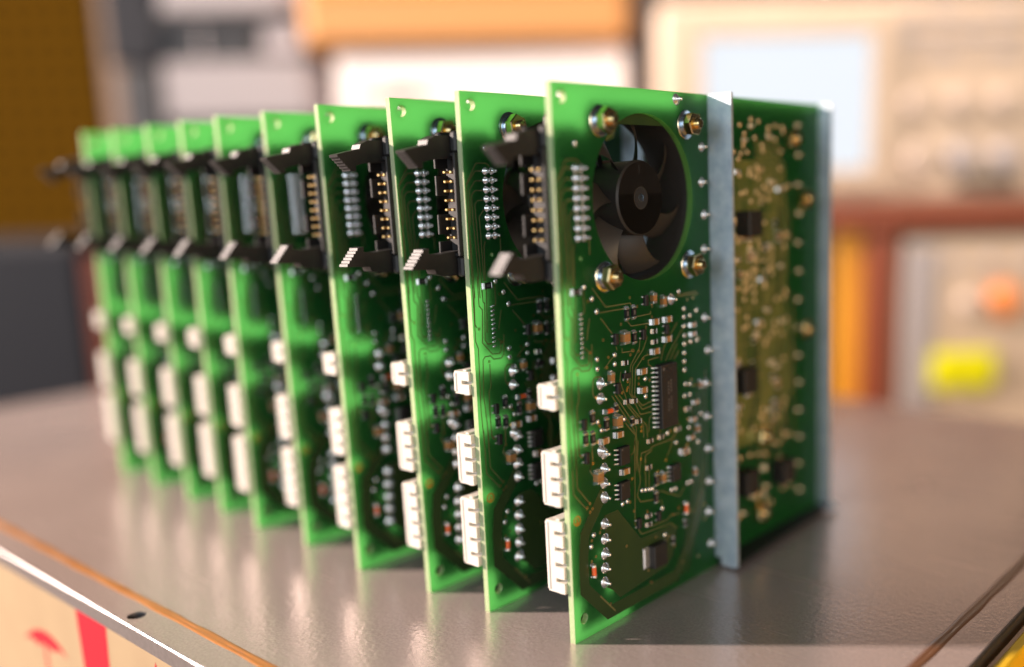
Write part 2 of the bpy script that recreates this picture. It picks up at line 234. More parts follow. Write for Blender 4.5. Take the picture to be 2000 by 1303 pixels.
# amber varnish bead that runs round the plate a little inside the edge
def bead(p, q, w, mt='amber_varnish'):
    d = Vector((q[0]-p[0], q[1]-p[1])); L = d.length; d /= L; nrm = Vector((d.y, -d.x)); n = int(L/2.5); vs = []; fs = []
    prof = [(-1, 0.01), (-0.75, 0.16), (-0.25, 0.26), (0.05, 0.10), (0.3, 0.24), (0.8, 0.15), (1, 0.01)]; K = len(prof)
    for i in range(n+1):
        t = L*i/n; wob = 0.10*math.sin(t*0.05)+0.05*math.sin(t*0.37+1); ww = w*(1+0.08*math.sin(t*0.23+2))
        for a, z in prof: vs.append((p[0]+d.x*t+nrm.x*(a*ww+wob), p[1]+d.y*t+nrm.y*(a*ww+wob), z))
    for i in range(n):
        for k in range(K-1): fs.append((i*K+k, i*K+k+1, (i+1)*K+k+1, (i+1)*K+k))
    b = MB(); b.add(vs, fs, mt, True); b.build('varnish_bead', tb)
bead((X0+12, -55.6), (71.6, -55.6), 1.5); bead((73.2, -55.6), (73.2, Y1-10), 1.6, 'shaded_varnish')
for dx in (0, 145, -160):
    c = MB(); c.lathe([(-3.4, 2.48), (-3.4, 0.9), (-3.9, 0.9)], 'brushed_aluminium', (screw_at[0]+dx, screw_at[1], 0), 'z', 20)
    c.lathe([(-1.2, 2.5), (-1.2, 1.9), (-3.4, 1.9), (-3.4, 2.5)], 'brushed_aluminium', (screw_at[0]+dx, screw_at[1], 0), 'z', 20)
    c.build('screw', tb)

# ------------------------------------------------------------------ what the plate rests on and what lies beyond
CH = math.radians(39.606); HR = Vector((math.cos(CH), math.sin(CH))); FW = Vector((-HR.y, HR.x))
ZB = -150.0
def bgp(x, d, z=0.0): return (CAM.x + HR.x*x + FW.x*d, CAM.y + HR.y*x + FW.y*d, z)
bench = MB(); bench.box(-1200, 1200, -420, 1300, ZB-30, ZB, 'bench_brown')
tag(bench.build('workbench', None, bgp(0, 0, 0)), 'dark brown workbench under the plate and the instruments', 'workbench', kind='structure').rotation_euler = (0, 0, CH)
wall = MB(); wall.box(-1200, 1200, 1180, 1200, ZB, 900, 'wall_brown')
tag(wall.build('wall', None, bgp(0, 0, 0)), 'brown wall behind the instruments', 'wall', kind='structure').rotation_euler = (0, 0, CH)

cb = MB(); cb.box(-400, -8, -63, 240, ZB, -5.05, 'cardboard', 0.8)
carton = tag(cb.build('cardboard_box'), 'brown cardboard box with red handling marks under the plate', 'box')
um = MB()                                                   # umbrella mark: canopy with scalloped hem and a stem
can = [(-195 + 35*i/14, -31.5 + 6.2*math.sin(math.pi*i/14)**0.8 + 3.0*i/14) for i in range(15)]
hem = [(-160 - 35*i/12, -28.5 - 3.0*i/12 + (1.4 if i % 4 == 2 else 0.9 if i % 2 else 0)) for i in range(1, 12)]
um.prism(can + hem, 'y', -63.06, -63.02, 'red_ink'); um.box(-178.4, -176.6, -63.06, -63.02, -58, -28.6, 'red_ink'); um.box(-182.4, -176.6, -63.06, -63.02, -59.8, -58.1, 'red_ink')
tag(um.build('umbrella_mark', carton), 'red keep-dry umbrella mark')
gl = MB()
gl.prism([(-149, -7.5), (-128, -7.5), (-129.5, -30), (-133.5, -36), (-136.9, -37.5), (-136.9, -54), (-131, -57), (-131, -59), (-146, -59), (-146, -57), (-140.1, -54), (-140.1, -37.5), (-143.5, -36), (-147.5, -30)], 'y', -63.06, -63.02, 'red_ink')
tag(gl.build('glass_mark', carton), 'red fragile glass mark')
ar = MB()
ar.prism([(-104, -24), (-98.5, -10), (-93, -24), (-96.5, -24), (-96.5, -52), (-100.5, -52), (-100.5, -24)], 'y', -63.06, -63.02, 'red_ink')
tag(ar.build('arrow_mark', carton), 'red this-way-up arrow mark')

yc = MB()
yc.box(86.5, 240, -40, -37, ZB, -2, 'yellow_plastic', 0.5); yc.box(86.5, 240, 217, 220, ZB, -2, 'yellow_plastic', 0.5)
yc.box(86.5, 89.6, -36.9, 216.9, ZB, -2, 'yellow_plastic', 0.5); yc.box(237, 240, -36.9, 216.9, ZB, -2, 'yellow_plastic', 0.5); yc.box(89.7, 236.9, -36.9, 216.9, ZB+.1, ZB+3, 'yellow_plastic')
tag(yc.build('storage_crate'), 'yellow plastic crate beside the right edge of the plate', 'crate')

def bg_thing(name, x, d, z=0.0):
    e = bpy.data.objects.new(name, None); col.objects.link(e); e.empty_display_size = 0.05
    p = bgp(x, d, z); e.location = (p[0]*S, p[1]*S, p[2]*S); e.rotation_euler = (0, 0, CH); return e
def knob(par, name, x, z, r, mt, h=10):
    k = MB(); k.lathe([(0, r), (-h*.3, r), (-h*.85, r*.88), (-h, r*.75)], mt, (x, 0, z), 'y', 20); return k.build(name, par)
# display instrument on the shelf (local x right, y away, z up; front at y = 0)
sh = bg_thing('shelf_unit', 0, 790)
b = MB(); b.box(150, 470, -10, 330, 74, 91, 'shelf_red', 2); b.build('shelf_board', sh)
b = MB(); b.box(209, 232, -6, 18, ZB+.5, 73.9, 'shelf_red', 1.5); b.build('post', sh)
b = MB(); b.box(440, 463, -6, 18, ZB+.5, 73.9, 'shelf_red', 1.5); b.build('post', sh)
b = MB(); b.box(186, 208, 6, 12, ZB+.5, 73.9, 'shelf_orange', 1); tag(b.build('side_panel', sh), 'orange side panel')
tag(sh, 'dark red steel shelf with an orange side panel at the right', 'shelf')
os_ = bg_thing('oscilloscope', 0, 800)
b = MB(); b.box(44, 372, 0, 200, 93, 250, 'cream_panel', 6); b.build('case', os_)
b = MB(); b.prism([(66, 108), (222, 108), (222, 236), (66, 236)], 'y', -5, -0.5, 'cream_panel', holes=[[(78, 120), (211, 120), (211, 224), (78, 224)]]); bz = b.build('bezel', os_)
b = MB(); b.box(79, 210, -2.5, -0.6, 121, 223, 'screen_glow'); tag(b.build('screen', os_), 'pale blue lit screen')
for i in range(4):
    for j in range(3):
        b = MB(); b.box(236+i*24, 250+i*24, -3, -0.5, 205+j*13, 212+j*13, 'grey_panel' if (i+j) % 2 else 'cream_dark', 0.8); b.build('button', os_)
for i in range(3): knob(os_, 'knob', 246+i*34, 170, 9, 'cream_dark')
for i in range(3): knob(os_, 'knob', 250+i*34, 128, 11, 'grey_panel' if i else 'cream_dark')
b = MB(); b.box(282, 330, -4, -0.5, 104, 112, 'black_trim', 1); b.build('socket_strip', os_)
for zz in (0,):
    for xx in (60, 340):
        b = MB(); b.box(xx, xx+16, 10, 30, 91.1, 93, 'black_trim'); b.build('foot', os_)
tag(os_, 'cream oscilloscope with a pale blue lit screen on the red shelf', 'oscilloscope')
lo = bg_thing('power_supply', 0, 785)
b = MB(); b.box(236, 400, 0, 220, ZB+.2, 66, 'cream_panel', 4); b.build('case', lo)
b = MB(); b.box(240, 262, -2, -0.4, -90, 60, 'grey_panel', 0.6); b.build('grip', lo)
tag(knob(lo, 'round_button', 319, 14, 14.5, 'button_orange', 8), 'orange round push button')
b = MB(); b.box(262, 314, -6, -0.4, -57, -25, 'button_yellow', 4); tag(b.build('push_button', lo), 'large yellow push button')
knob(lo, 'knob', 291, 14, 9, 'cream_dark')
for i in range(3): knob(lo, 'terminal', 276+i*30, 46, 4, 'grey_panel', 8)
b = MB(); b.box(238, 398, -4, -0.4, -104, -92, 'black_trim', 1); b.build('base_trim', lo)
tag(lo, 'cream instrument with an orange round button and a yellow button', 'instrument')
ce = bg_thing('white_instrument', 0, 850)
b = MB(); b.box(-222, 21, 0, 200, ZB+.2, 226, 'white_panel', 3); b.build('case', ce)
b = MB(); b.box(-205, -140, -2, -0.4, 187, 197, 'cream_dark', 0.5); b.build('name_strip', ce)
b = MB(); b.box(-178, -158, -3, -2.1, 188.5, 195.5, 'shelf_red', 0.4); b.build('label_plate', ce)
b = MB(); b.box(-200, 5, -3, -0.4, 60, 168, 'cream_panel', 1); b.build('front_panel', ce)
tag(ce, 'white instrument behind the middle of the row under an orange case', 'instrument')
oc = bg_thing('orange_case', 0, 850)
b = MB(); b.box(-245, 24, -12, 190, 226.2, 340, 'orange_case', 8); b.build('shell', oc)
b = MB(); b.box(-160, -60, -18, -12.2, 292, 304, 'black_trim', 2); b.build('handle', oc)
b = MB(); b.box(-243, 22, -14, -12.2, 270, 272, 'shelf_orange', .5); b.build('lid_seam', oc)
tag(oc, 'orange carrying case lying on top of the white instrument', 'case')
gs = bg_thing('equipment_stack', 0, 900)
for i, (z0, z1, mt) in enumerate(((ZB+.2, -30, 'grey_panel'), (-29.5, 60, 'white_panel'), (60.5, 130, 'grey_panel'), (130.5, 222, 'grey_panel'), (222.5, 262, 'dark_grey'), (262.5, 330, 'grey_panel'))):
    b = MB(); b.box(-424+(i % 2)*4, -252, 0 if i != 4 else 8, 210, z0, z1, mt, 2); b.build('drawer', gs)
b = MB(); b.box(-384, -256, -8, -0.4, 176, 226, 'pale_grey', 2); b.build('front_plate', gs)
b = MB(); b.box(-392, -300, -3, 7.6, 230, 255, 'black_trim', 2); b.build('slot_cover', gs)
b = MB(); b.box(-300, -252, -5, 7.6, 170, 174, 'black_trim', 1); b.build('slot_cover', gs)
b = MB(); b.box(-384, -330, -12, -8.4, 300, 330, 'black_trim', 2); b.build('slot_cover', gs)
b = MB(); b.box(-350, -347, -5, -3.2, 232, 253, 'grey_panel', .5); b.build('slot_rib', gs)
b = MB(); b.box(-382, -270, -7, -0.4, 266, 300, 'pale_grey', 2); b.build('front_plate', gs)
b = MB(); b.box(-430, -384, -9, -0.4, 224, 330, 'dark_grey', 3); b.build('side_cover', gs)
b = MB(); b.box(-423, -386, -9, -0.4, 150, 222, 'black_trim', 3); b.build('cable_duct', gs)
for z_ in (168, 258, 304):
    b = MB(); b.box(-386, -254, -10, -8.1, z_, z_+7, 'black_trim', 1); b.build('band', gs)
for i in range(2): knob(gs, 'knob', -402, 195 - i*34, 11, 'black_trim')
b = MB(); b.box(-296, -262, -3, 7.6, 232, 256, 'grey_panel', 1.5); b.build('switch_plate', gs)
tag(gs, 'grey and white stack of electronic equipment with black slots, behind at left', 'equipment')
pb = MB(); pb.box(-680, -474, 0, 12, ZB+.2, 420, 'pegboard_ochre', 1)
tag(pb.build('pegboard', None, bgp(0, 960)), 'ochre perforated board at the far left', 'pegboard').rotation_euler = (0, 0, CH)
db = bg_thing('storage_bin', 0, 660)
b = MB(); b.box(-520, -354, 0, 160, ZB+.2, 82, 'dark_grey', 4); b.build('shell', db)
b = MB(); b.box(-353.8, -345, 2, 150, ZB+.4, 74, 'shelf_red', 1); b.build('side_rail', db)
tag(db, 'dark grey bin with a dark red side rail beyond the left end of the plate', 'bin')
gp = MB(); gp.box(22.5, 43, 30, 200, ZB+.2, 420, 'black_trim', 1)  # added black block, standing in for the dark gap between the instruments
tag(gp.build('gap_filler', None, bgp(0, 830)), 'dark filler in the gap between the white instrument and the oscilloscope', 'post').rotation_euler = (0, 0, CH)

# ------------------------------------------------------------------ circuit boards
H, L, TH = 140.0, 132.8, 1.7
FC = (35.2, 112.2); FR = 21.7                     # fan opening
W1, W2, U1, U2 = 7.9, 4.6, 65.1, 131.4                     # steel bracket
# ---- shared meshes
ME = {}
def shared(name, mb): ME[name] = mb.mesh(name); return ME[name]
def chip_body(l, w, h, body, endm, band=0.45):
    b = MB(); b.box(0, h, -l/2+band, l/2-band, -w/2, w/2, body)
    b.box(-.02, h+.05, -l/2, -l/2+band, -w/2-.04, w/2+.04, endm, 0.06); b.box(-.02, h+.05, l/2-band, l/2, -w/2-.04, w/2+.04, endm, 0.06)
    # solder fillets
    for sg in (-1, 1):
        y0, y1 = sg*l/2, sg*(l/2+.45)
        b.add([(0, y0, -w/2), (0, y0, w/2), (h*.6, y0, w/2), (h*.6, y0, -w/2), (0, y1, -w/2), (0, y1, w/2)], [(0,1,2,3), (3,2,5,4), (0,3,4), (1,5,2), (0,4,5,1)], 'solder')
    return b
shared('R2', chip_body(2.0, 1.25, 0.55, 'resistor_black', 'bright_tin')); shared('R3', chip_body(3.1, 1.6, 0.6, 'resistor_black', 'bright_tin'))
_b = chip_body(3.1, 1.6, 0.6, 'resistor_black', 'bright_tin'); _b.box(0.60, 0.615, -0.6, 0.6, -0.35, 0.35, 'pale_print'); shared('R3', _b)
shared('C2', chip_body(2.0, 1.25, 1.0, 'ceramic_tan', 'bright_tin')); shared('C3', chip_body(2.8, 1.6, 1.2, 'ceramic_tan', 'bright_tin', 0.6)); shared('C4', chip_body(3.2, 2.4, 1.6, 'ceramic_tan', 'bright_tin', 0.6))
b = MB(); b.box(0.12, 1.1, -0.7, 0.7, -1.45, 1.45, 'chip_black', 0.12)
for yy, zz in ((-1, -.95), (-1, .95), (1, 0)):
    y0, y1 = (-1.35, -.6) if yy < 0 else (.6, 1.35); b.box(0, .35, y0, y1, zz-.22, zz+.22, 'bright_tin', .05)
shared('Q', b)
b = MB(); b.lathe([(-1.7, .72), (-1.15, .74)], 'bright_tin', (.75, 0, 0), 'y', 14); b.lathe([(-1.15, .66), (1.15, .66)], 'glass_orange', (.75, 0, 0), 'y', 14); b.lathe([(1.15, .74), (1.7, .72)], 'bright_tin', (.75, 0, 0), 'y', 14)
b.box(0, .3, -1.95, -1.3, -.7, .7, 'solder', .08); b.box(0, .3, 1.3, 1.95, -.7, .7, 'solder', .08); shared('M', b)
b = MB(); b.lathe([(0, 1.15), (.10, 1.12), (.35, .8), (.7, .5), (1.1, .36), (1.5, .30), (1.62, .15)], 'solder', n=14); shared('J', b)
b = MB(); b.lathe([(0, 1.08), (.10, 1.05), (.35, .85), (.7, .62), (1.1, .48), (1.8, .42), (1.95, .25)], 'solder', n=14); shared('JH', b)
b = MB(); b.lathe([(0, .62), (.12, .58), (.26, .4), (.34, .15)], 'solder', n=12); shared('P', b)
b = MB(); b.lathe([(0, 1.0), (.10, .98), (.35, .7), (.7, .45), (1.2, .32), (1.4, .15)], 'warm_lit_solder', n=12); shared('JR', b)
b = MB(); b.lathe([(0, .75), (.14, .70), (.32, .45), (.40, .15)], 'warm_lit_solder', n=12); shared('PR', b)
b = MB(); b.box(0, .10, -.65, .65, -.36, .36, 'solder', .04); shared('PAD', b)
def gull(h, w, reach):
    b = MB(); pr = [(-.35, h*.55), (-.35-.25, h*.55), (-.6-.12, .1), (-reach, .06), (-reach, -.0), (-.6-.28, 0.0), (-.6-.28+.02, .1), (-.66, h*.42), (-.35, h*.42)]
    pr = [(0, h*.58), (-.35, h*.58), (-.52, .18), (-reach, .16), (-reach, 0), (-.66, 0), (-.48, h*.42), (0, h*.42)]
    vs = [(x, y, z) for z in (-w/2, w/2) for y, x in pr]; n = len(pr)
    return b.add(vs, [(i, (i+1) % n, n+(i+1) % n, n+i) for i in range(n)] + [list(range(n)), list(range(n, 2*n))], 'bright_tin')
shared('lead8', gull(1.5, .42, 1.15)); shared('lead28', gull(2.4, .45, 1.45))
b = MB(); b.box(.15, 1.6, -1.95, 1.95, -2.45, 2.45, 'chip_black', .14); b.lathe([(1.6, .3), (1.605, .3)], 'pale_print', (0, -1.2, 1.8), n=10); shared('U8', b)
b = MB(); b.box(.2, 2.5, -3.75, 3.75, -8.95, 8.95, 'chip_black', .16); b.lathe([(2.5, .5), (2.505, .5)], 'pale_print', (0, -2.6, 7.8), n=12)
for r_, zz in ((-.9, 0), (.3, .5)):
    for i in range(9):
        if i != 4: b.box(2.5, 2.504, r_, r_+.55, zz+i*.95-4.2, zz+i*.95-3.6, 'pale_print')
shared('U28', b)
b = MB(); b.box(.1, 2.4, -3.0, 3.1, -3.3, 3.3, 'chip_black', .25); shared('DP', b)
b = MB(); b.box(0, .5, -4.9, -2.9, -2.7, 2.7, 'bright_tin', .06); b.box(0, .12, -5.4, -2.9, -3.1, 3.1, 'solder', .03); shared('DPtab', b)
b = MB(); b.box(0, .45, 3.05, 4.9, -.4, .4, 'bright_tin', .06); shared('DPlead', b)
# hex nut, washers, bolt
hexp = [(3.25*math.cos(math.pi/6+i*math.pi/3), 3.25*math.sin(math.pi/6+i*math.pi/3)) for i in range(6)]
b = MB(); hx = [(q[0]*.93, q[1]*.93) for q in hexp]
vs = [(1.9, *q) for q in hexp] + [(3.7, *q) for q in hexp] + [(1.6, *q) for q in hx] + [(4.05, *q) for q in hx]; fs = []
for i in range(6):
    j = (i+1) % 6; fs += [(i, j, 6+j, 6+i), (12+i, 12+j, j, i), (6+i, 6+j, 18+j, 18+i)]
fs += [list(range(12, 18)), list(range(18, 24))]
b.add(vs, fs, 'zinc_yellow'); shared('nut', b)
b = MB(); b.lathe([(.02, 1.6), (.02, 3.85), (.10, 3.9), (.5, 3.9), (.58, 3.8), (.58, 2.6), (.64, 2.8), (.7, 2.85), (1.4, 2.85), (1.5, 2.75), (1.5, 1.6)], 'zinc_blue', n=28); shared('washer', b)
b = MB(); pr = []
for i in range(5): pr += [(4.0+i*.28, 1.5), (4.14+i*.28, 1.34)]
b.lathe([(3.9, 1.5)] + pr + [(5.5, 1.2), (5.6, .6)], 'zinc_yellow', n=16); shared('bolt', b)
# fan: frame, hub, blades, struts; axis along x, behind the board
b = MB(); hw = 23.4; q = 2.5
sq = [(FC[0]-hw+q, FC[1]-hw), (FC[0]+hw-q, FC[1]-hw), (FC[0]+hw, FC[1]-hw+q), (FC[0]+hw, FC[1]+hw-q), (FC[0]+hw-q, FC[1]+hw), (FC[0]-hw+q, FC[1]+hw), (FC[0]-hw, FC[1]+hw-q), (FC[0]-hw, FC[1]-hw+q)]
b.prism(sq, 'x', -TH-.05, -TH-3, 'fan_plastic', holes=[circ(*FC, FR-.1, 64)], smooth=False)
b.prism(circ(*FC, FR+1.5, 64), 'x', -TH-3.02, -TH-9, 'fan_plastic', holes=[circ(*FC, FR-.12, 64)])
b.prism(sq, 'x', -TH-9.02, -TH-12, 'fan_plastic', holes=[circ(*FC, FR-.1, 64)]); shared('fan_frame', b)
b = MB(); b.lathe([(-11, 9.6), (-.5, 9.9)], 'fan_plastic', n=56); b.lathe([(-.5, 9.9), (.05, 9.45)], 'fan_plastic', n=56, smooth=False); b.lathe([(.055, 9.46), (.055, 3.0), (-.25, 2.8), (-.25, 1.6), (.0, 1.2)], 'fan_plastic', n=56, smooth=False); shared('hub', b)
b = MB(); b.lathe([(-.24, 2.75), (.16, 2.65), (.16, 1.5)], 'black_trim', n=24); b.lathe([(-.16, 1.2), (.18, 1.1), (.28, .5)], 'zinc_blue', n=16); shared('hub_cap', b)
b = MB(); b.prism([(-.35, 7.6), (.35, 7.6), (0, 8.6)], 'x', .06, .10, 'black_trim'); b.box(.06, .10, -.13, .13, 6.4, 7.6, 'black_trim'); shared('hub_mark', b)
def blade(n=7):
    NR, NC = 9, 9; top = []; bot = []
    for i in range(NR):
        t = i/(NR-1); r = 9.3 + t*(FR-1.0-9.3); tw = math.radians(52 - 24*t); ch = 7.6 + 2.4*t; sweep = -0.30*t*t
        for j in range(NC):
            s = j/(NC-1) - .5; camber = 1.1*(1-4*s*s)
            du = s*ch*math.cos(tw) ; dx = -4.6 - s*ch*math.sin(tw)*.92 + camber*math.cos(tw)
            a = sweep + (du - camber*math.sin(tw))/r
            top.append((dx, r*math.sin(a), r*math.cos(a))); bot.append((dx-.9*(1-abs(2*s)**3*.7), r*math.sin(a+.012), r*math.cos(a+.012)))
    vs = top + bot; o = len(top); fs = []
    for i in range(NR-1):
        for j in range(NC-1):
            k = i*NC+j; fs += [(k, k+1, k+NC+1, k+NC), (o+k, o+k+NC, o+k+NC+1, o+k+1)]
    for j in range(NC-1): fs += [(j, o+j, o+j+1, j+1), ((NR-1)*NC+j, (NR-1)*NC+j+1, o+(NR-1)*NC+j+1, o+(NR-1)*NC+j)]
    for i in range(NR-1): fs += [(i*NC, (i+1)*NC, o+(i+1)*NC, o+i*NC), (i*NC+NC-1, o+i*NC+NC-1, o+(i+1)*NC+NC-1, (i+1)*NC+NC-1)]
    return MB().add(vs, fs, 'fan_plastic', True)
shared('blade', blade())
b = MB(); b.box(-TH-12, -TH-10.4, -1.2, 1.2, 8.5, FR+.5, 'fan_plastic', .3); shared('strut', b)
b = MB(); b.lathe([(-TH-12, 10.3), (-TH-10.6, 10.3)], 'fan_plastic', n=36); shared('motor_base', b)
# board panel with fan opening and mounting holes
b = MB(); b.prism([(0, 0), (L, 0), (L, H), (0, H)], 'x', -TH, 0, 'soldermask', holes=[circ(*FC, FR, 72), circ(3.75, 136.6, 1.55, 28), circ(3.8, 5.7, 1.45, 28), circ(8.2, 98.2, .55, 14), circ(8.0, 125.4, .55, 14)], side='laminate_edge')
for i, f in enumerate(b.f):
    c = [b.v[q] for q in f]; u_ = sum(q[1] for q in c)/len(c); z_ = sum(q[2] for q in c)/len(c)
    if len(f) == 4 and abs(math.hypot(u_-FC[0], z_-FC[1]) - FR) < .3: b.m[i] = b.mi('hole_edge')
shared('panel', b)
def ribbon(b, pts, w, x, mt):
    pts = [Vector(p) for p in pts]; n = len(pts); lf = []; rt = []
    for i in range(n):
        d1 = (pts[i]-pts[i-1]).normalized() if i else (pts[1]-pts[0]).normalized()
        d2 = (pts[i+1]-pts[i]).normalized() if i < n-1 else d1
        t = (d1+d2).normalized() if (d1+d2).length > 1e-6 else d1; nr = Vector((-t.y, t.x)); k = 1/max(.5, nr.dot(Vector((-d1.y, d1.x))))
        lf.append(pts[i]+nr*w/2*k); rt.append(pts[i]-nr*w/2*k)
    vs = [(x, *p) for p in lf] + [(x, *p) for p in rt] + [(.005, *p) for p in lf] + [(.005, *p) for p in rt]; fs = []
    for i in range(n-1): fs += [(i, i+1, n+i+1, n+i), (i, i+1, 2*n+i+1, 2*n+i), (n+i, n+i+1, 3*n+i+1, 3*n+i)]
    b.add(vs, fs, mt)
b = MB()
for t in TR:
    if all(0.25 < p[0] for p in t): ribbon(b, t, .28, .05, 'masked_copper')
    else: ribbon(b, [(max(p[0], .7), p[1]) for p in t], .28, .05, 'masked_copper')
rr = random.Random(3)
for i in range(15):                                # bus lines that run down beside the front edge
    pass
for i in range(64):                                # dense traces beyond the steel bracket
    u = 68 + i*0.72; z0 = rr.uniform(40, 124); z1 = max(30, z0 - rr.uniform(10, 46)); j = rr.choice((-3, -2, 0, 2, 3))
    ribbon(b, [(u, z0), (u, (z0+z1)/2), (u+j, (z0+z1)/2-abs(j)), (u+j, z1)], .42, .06 + .0004*i, 'rear_copper')
for i in range(11): ribbon(b, [(90, 127-i*1.7), (103+(i % 3), 127-i*1.7), (106, 124-i*1.7)], .6, .10, 'rear_copper')
for i in range(16): u = rr.uniform(67, 108); z0 = rr.uniform(50, 120); ribbon(b, [(u, z0), (u, z0-rr.uniform(8, 26)), (u+rr.uniform(-6, 6), z0-32)], rr.uniform(.8, 1.8), .075 + .0004*i, 'masked_pour')
for i in range(14): ribbon(b, [(rr.uniform(68, 80), 38+i*5.6), (rr.uniform(90, 108), 38+i*5.6)], .45, .11, 'rear_copper')
shared('traces', b)
b = MB(); b.prism(POUR, 'x', .004, .03, 'masked_pour'); ribbon(b, BAND, 3.6, .035, 'masked_pour')
for i in range(4): ribbon(b, [(61.5-i*2.2, 62-i*3), (61.5-i*2.2, 30), (55.5-i*2.0, 16-i*1.5), (50-i*2.5, 3.2+i*.0)], .9, .042+.002*i, 'masked_pour')
ribbon(b, [(10.5, 9.5), (16.5, 3.2)], .5, .05, 'masked_copper'); shared('pour', b)
b = MB()
b.prism([(67, 122), (92, 122), (92, 128), (109, 121), (110, 42), (100, 34), (67, 34)], 'x', .004, .03, 'khaki_pour'); shared('pour_rear', b)
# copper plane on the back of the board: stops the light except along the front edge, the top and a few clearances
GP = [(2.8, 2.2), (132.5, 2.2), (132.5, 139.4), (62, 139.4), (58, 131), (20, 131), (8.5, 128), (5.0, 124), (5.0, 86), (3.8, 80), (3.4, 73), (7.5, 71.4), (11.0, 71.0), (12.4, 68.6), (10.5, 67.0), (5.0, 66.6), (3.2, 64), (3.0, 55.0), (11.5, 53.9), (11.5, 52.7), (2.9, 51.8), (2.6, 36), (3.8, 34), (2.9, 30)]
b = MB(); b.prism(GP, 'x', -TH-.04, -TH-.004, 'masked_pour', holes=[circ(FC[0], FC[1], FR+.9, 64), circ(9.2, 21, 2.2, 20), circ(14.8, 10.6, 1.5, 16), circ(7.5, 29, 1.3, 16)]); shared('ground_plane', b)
def scatter(n, kinds, u0, u1, z0, z1, dmin):                      # further small parts, clear of the ones already placed
    for i in range(n*12):
        u, z = rr.uniform(u0, u1), rr.uniform(z0, z1)
        if all((u-c[1])**2 + (z-c[2])**2 > (dmin + (4.0 if c[0] in ('U8', 'DP') else 7.5 if c[0] == 'U28' else 0))**2 for c in COMPS if c[0] != 'V'):
            COMPS.append((rr.choice(kinds), u, z)); n -= 1
            if n == 0: break
scatter(7, ('R2h', 'C2h', 'C2v', 'P'), 46, 59, 26, 62, 3.4)
scatter(6, ('R2h', 'C2h', 'R2v', 'P'), 16, 31, 36, 62, 2.8)
COMPS += [('V', rr.uniform(6, 60), rr.uniform(4, 88)) for i in range(70)]
b = MB()
for t, u, z in COMPS:
    if t == 'V': b.prism(circ(u, z, .42, 12), 'x', .01, .075, 'gold', holes=[circ(u, z, .2, 12)])
shared('vias', b)
b = MB(); b.prism(circ(2.75, 32.4, 1.35, 28), 'x', .006, .03, 'amber_ink', holes=[circ(2.75, 32.4, 1.0, 28)]); b.box(.006, .03, 2.3, 3.2, 31.6, 32.0, 'amber_ink'); b.box(.006, .03, 2.55, 2.95, 32.1, 33.0, 'amber_ink'); shared('stamp', b)
# ribbon-cable header on the back, opening to the front edge
HC = 111.6
b = MB(); xa, xb = -1.9, -10.0; ya, yb = -1.2, 8.6
b.box(xa-.75, xa, ya, yb, HC-13.2, HC+13.2, 'black_plastic', .12)                                             # wall on the board
for z0, z1 in ((-13.2, -9.4), (-7.6, -2.4), (2.4, 7.6), (9.4, 13.2)): b.box(xb, xb+.7, ya+.0, yb, HC+z0, HC+z1, 'black_plastic', .12)   # outer wall with notches
b.box(xb+.02, xb+1.0, ya+4.2, yb-.02, HC-13.1, HC+13.1, 'black_plastic')
b.box(xb+1.02, xa-1.12, 2.6, yb-.01, HC-13.1, HC+13.1, 'black_plastic')                                    # floor of the socket
for sg in (-1, 1):
    z0, z1 = sorted((HC+sg*12.4, HC+sg*13.25)); b.box(xb+.05, xa-.05, ya+.5, yb-.05, z0, z1, 'black_plastic', .12)
    z0, z1 = sorted((HC+sg*13.3, HC+sg*18.6)); y0 = -0.6
    b.box(xa-2.2, xa-.02, y0, yb-.03, z0, z1, 'black_plastic', .5); b.box(xb, xb+2.2, y0, yb-.03, z0, z1, 'black_plastic', .5); b.box(xb+2.2, xa-2.2, yb-1.5, yb-.04, z0, z1, 'black_plastic', .2)
shared('header', b)
def latch(sg):
    # profile in (u, z above the pivot), serrated grip at the tip
    rid = []
    n = 6
    for i in range(n):
        ax, az = -15.3, -0.5; bx, bz = -11.0, -4.8
        u_, z_ = ax + (bx-ax)*i/n, az + (bz-az)*i/n; rid += [(u_, z_), (u_+.18, z_-.66), (u_+.60, z_-.70)]
    pr = [(5.2, 2.6), (1.2, 3.4), (-4.9, 3.3), (-7.6, 2.2), (-8.0, 1.0), (-14.2, -0.2), (-15.0, -0.35)] + rid + [(-10.9, -4.8), (-9.6, -4.75), (-9.65, -3.4), (-6.2, -2.6), (0.5, -2.4), (5.2, -1.8)]
    if sg < 0: pr = [(y, z + 0.12*max(0, -y)) for y, z in pr]
    pr = [(y, HC + sg*(14.2+z)) for y, z in pr]
    b = MB(); b.prism(pr, 'x', -4.15, -7.75, 'black_plastic'); return b
shared('latch_up', latch(1)); shared('latch_dn', latch(-1))
b = MB(); b.box(-.36, .36, -0.5, 4.6, -.36, .36, 'gold', .16); shared('pin', b)
# white wire connectors on the back
def wire_conn(z0, z1, nslot):
    b = MB(); p = (z1-z0)/(nslot + .55); sl = [z1 - p*(.75 + i) for i in range(nslot)]; sh_ = .52
    pr = [(-7.5, z0), (-7.5, z1)]
    pr += [(-2.0, z1)]
    for zc in sl: pr += [(-2.0, zc+sh_), (-4.9, zc+sh_), (-4.9, zc-sh_), (-2.0, zc-sh_)]
    pr += [(-2.0, z0)]
    b.prism(pr, 'y', -1.0, 1.0, 'white_nylon')                                            # face with slots
    b.box(-7.5, -2.0, 1.02, 6.2, z0, z1, 'white_nylon', .25)
    b.box(-7.9, -6.6, -1.25, 5.0, z0+.35, z1-.35, 'white_nylon', .3)
    for zz in (z0-.45, z1-.05): b.box(-4.6, -3.2, -.6, 5.5, zz, zz+.5, 'white_nylon', .15)
    return b
CONN = ((61.6, 67.8, 1), (36.6, 50.6, 3), (13.4, 32.6, 4))
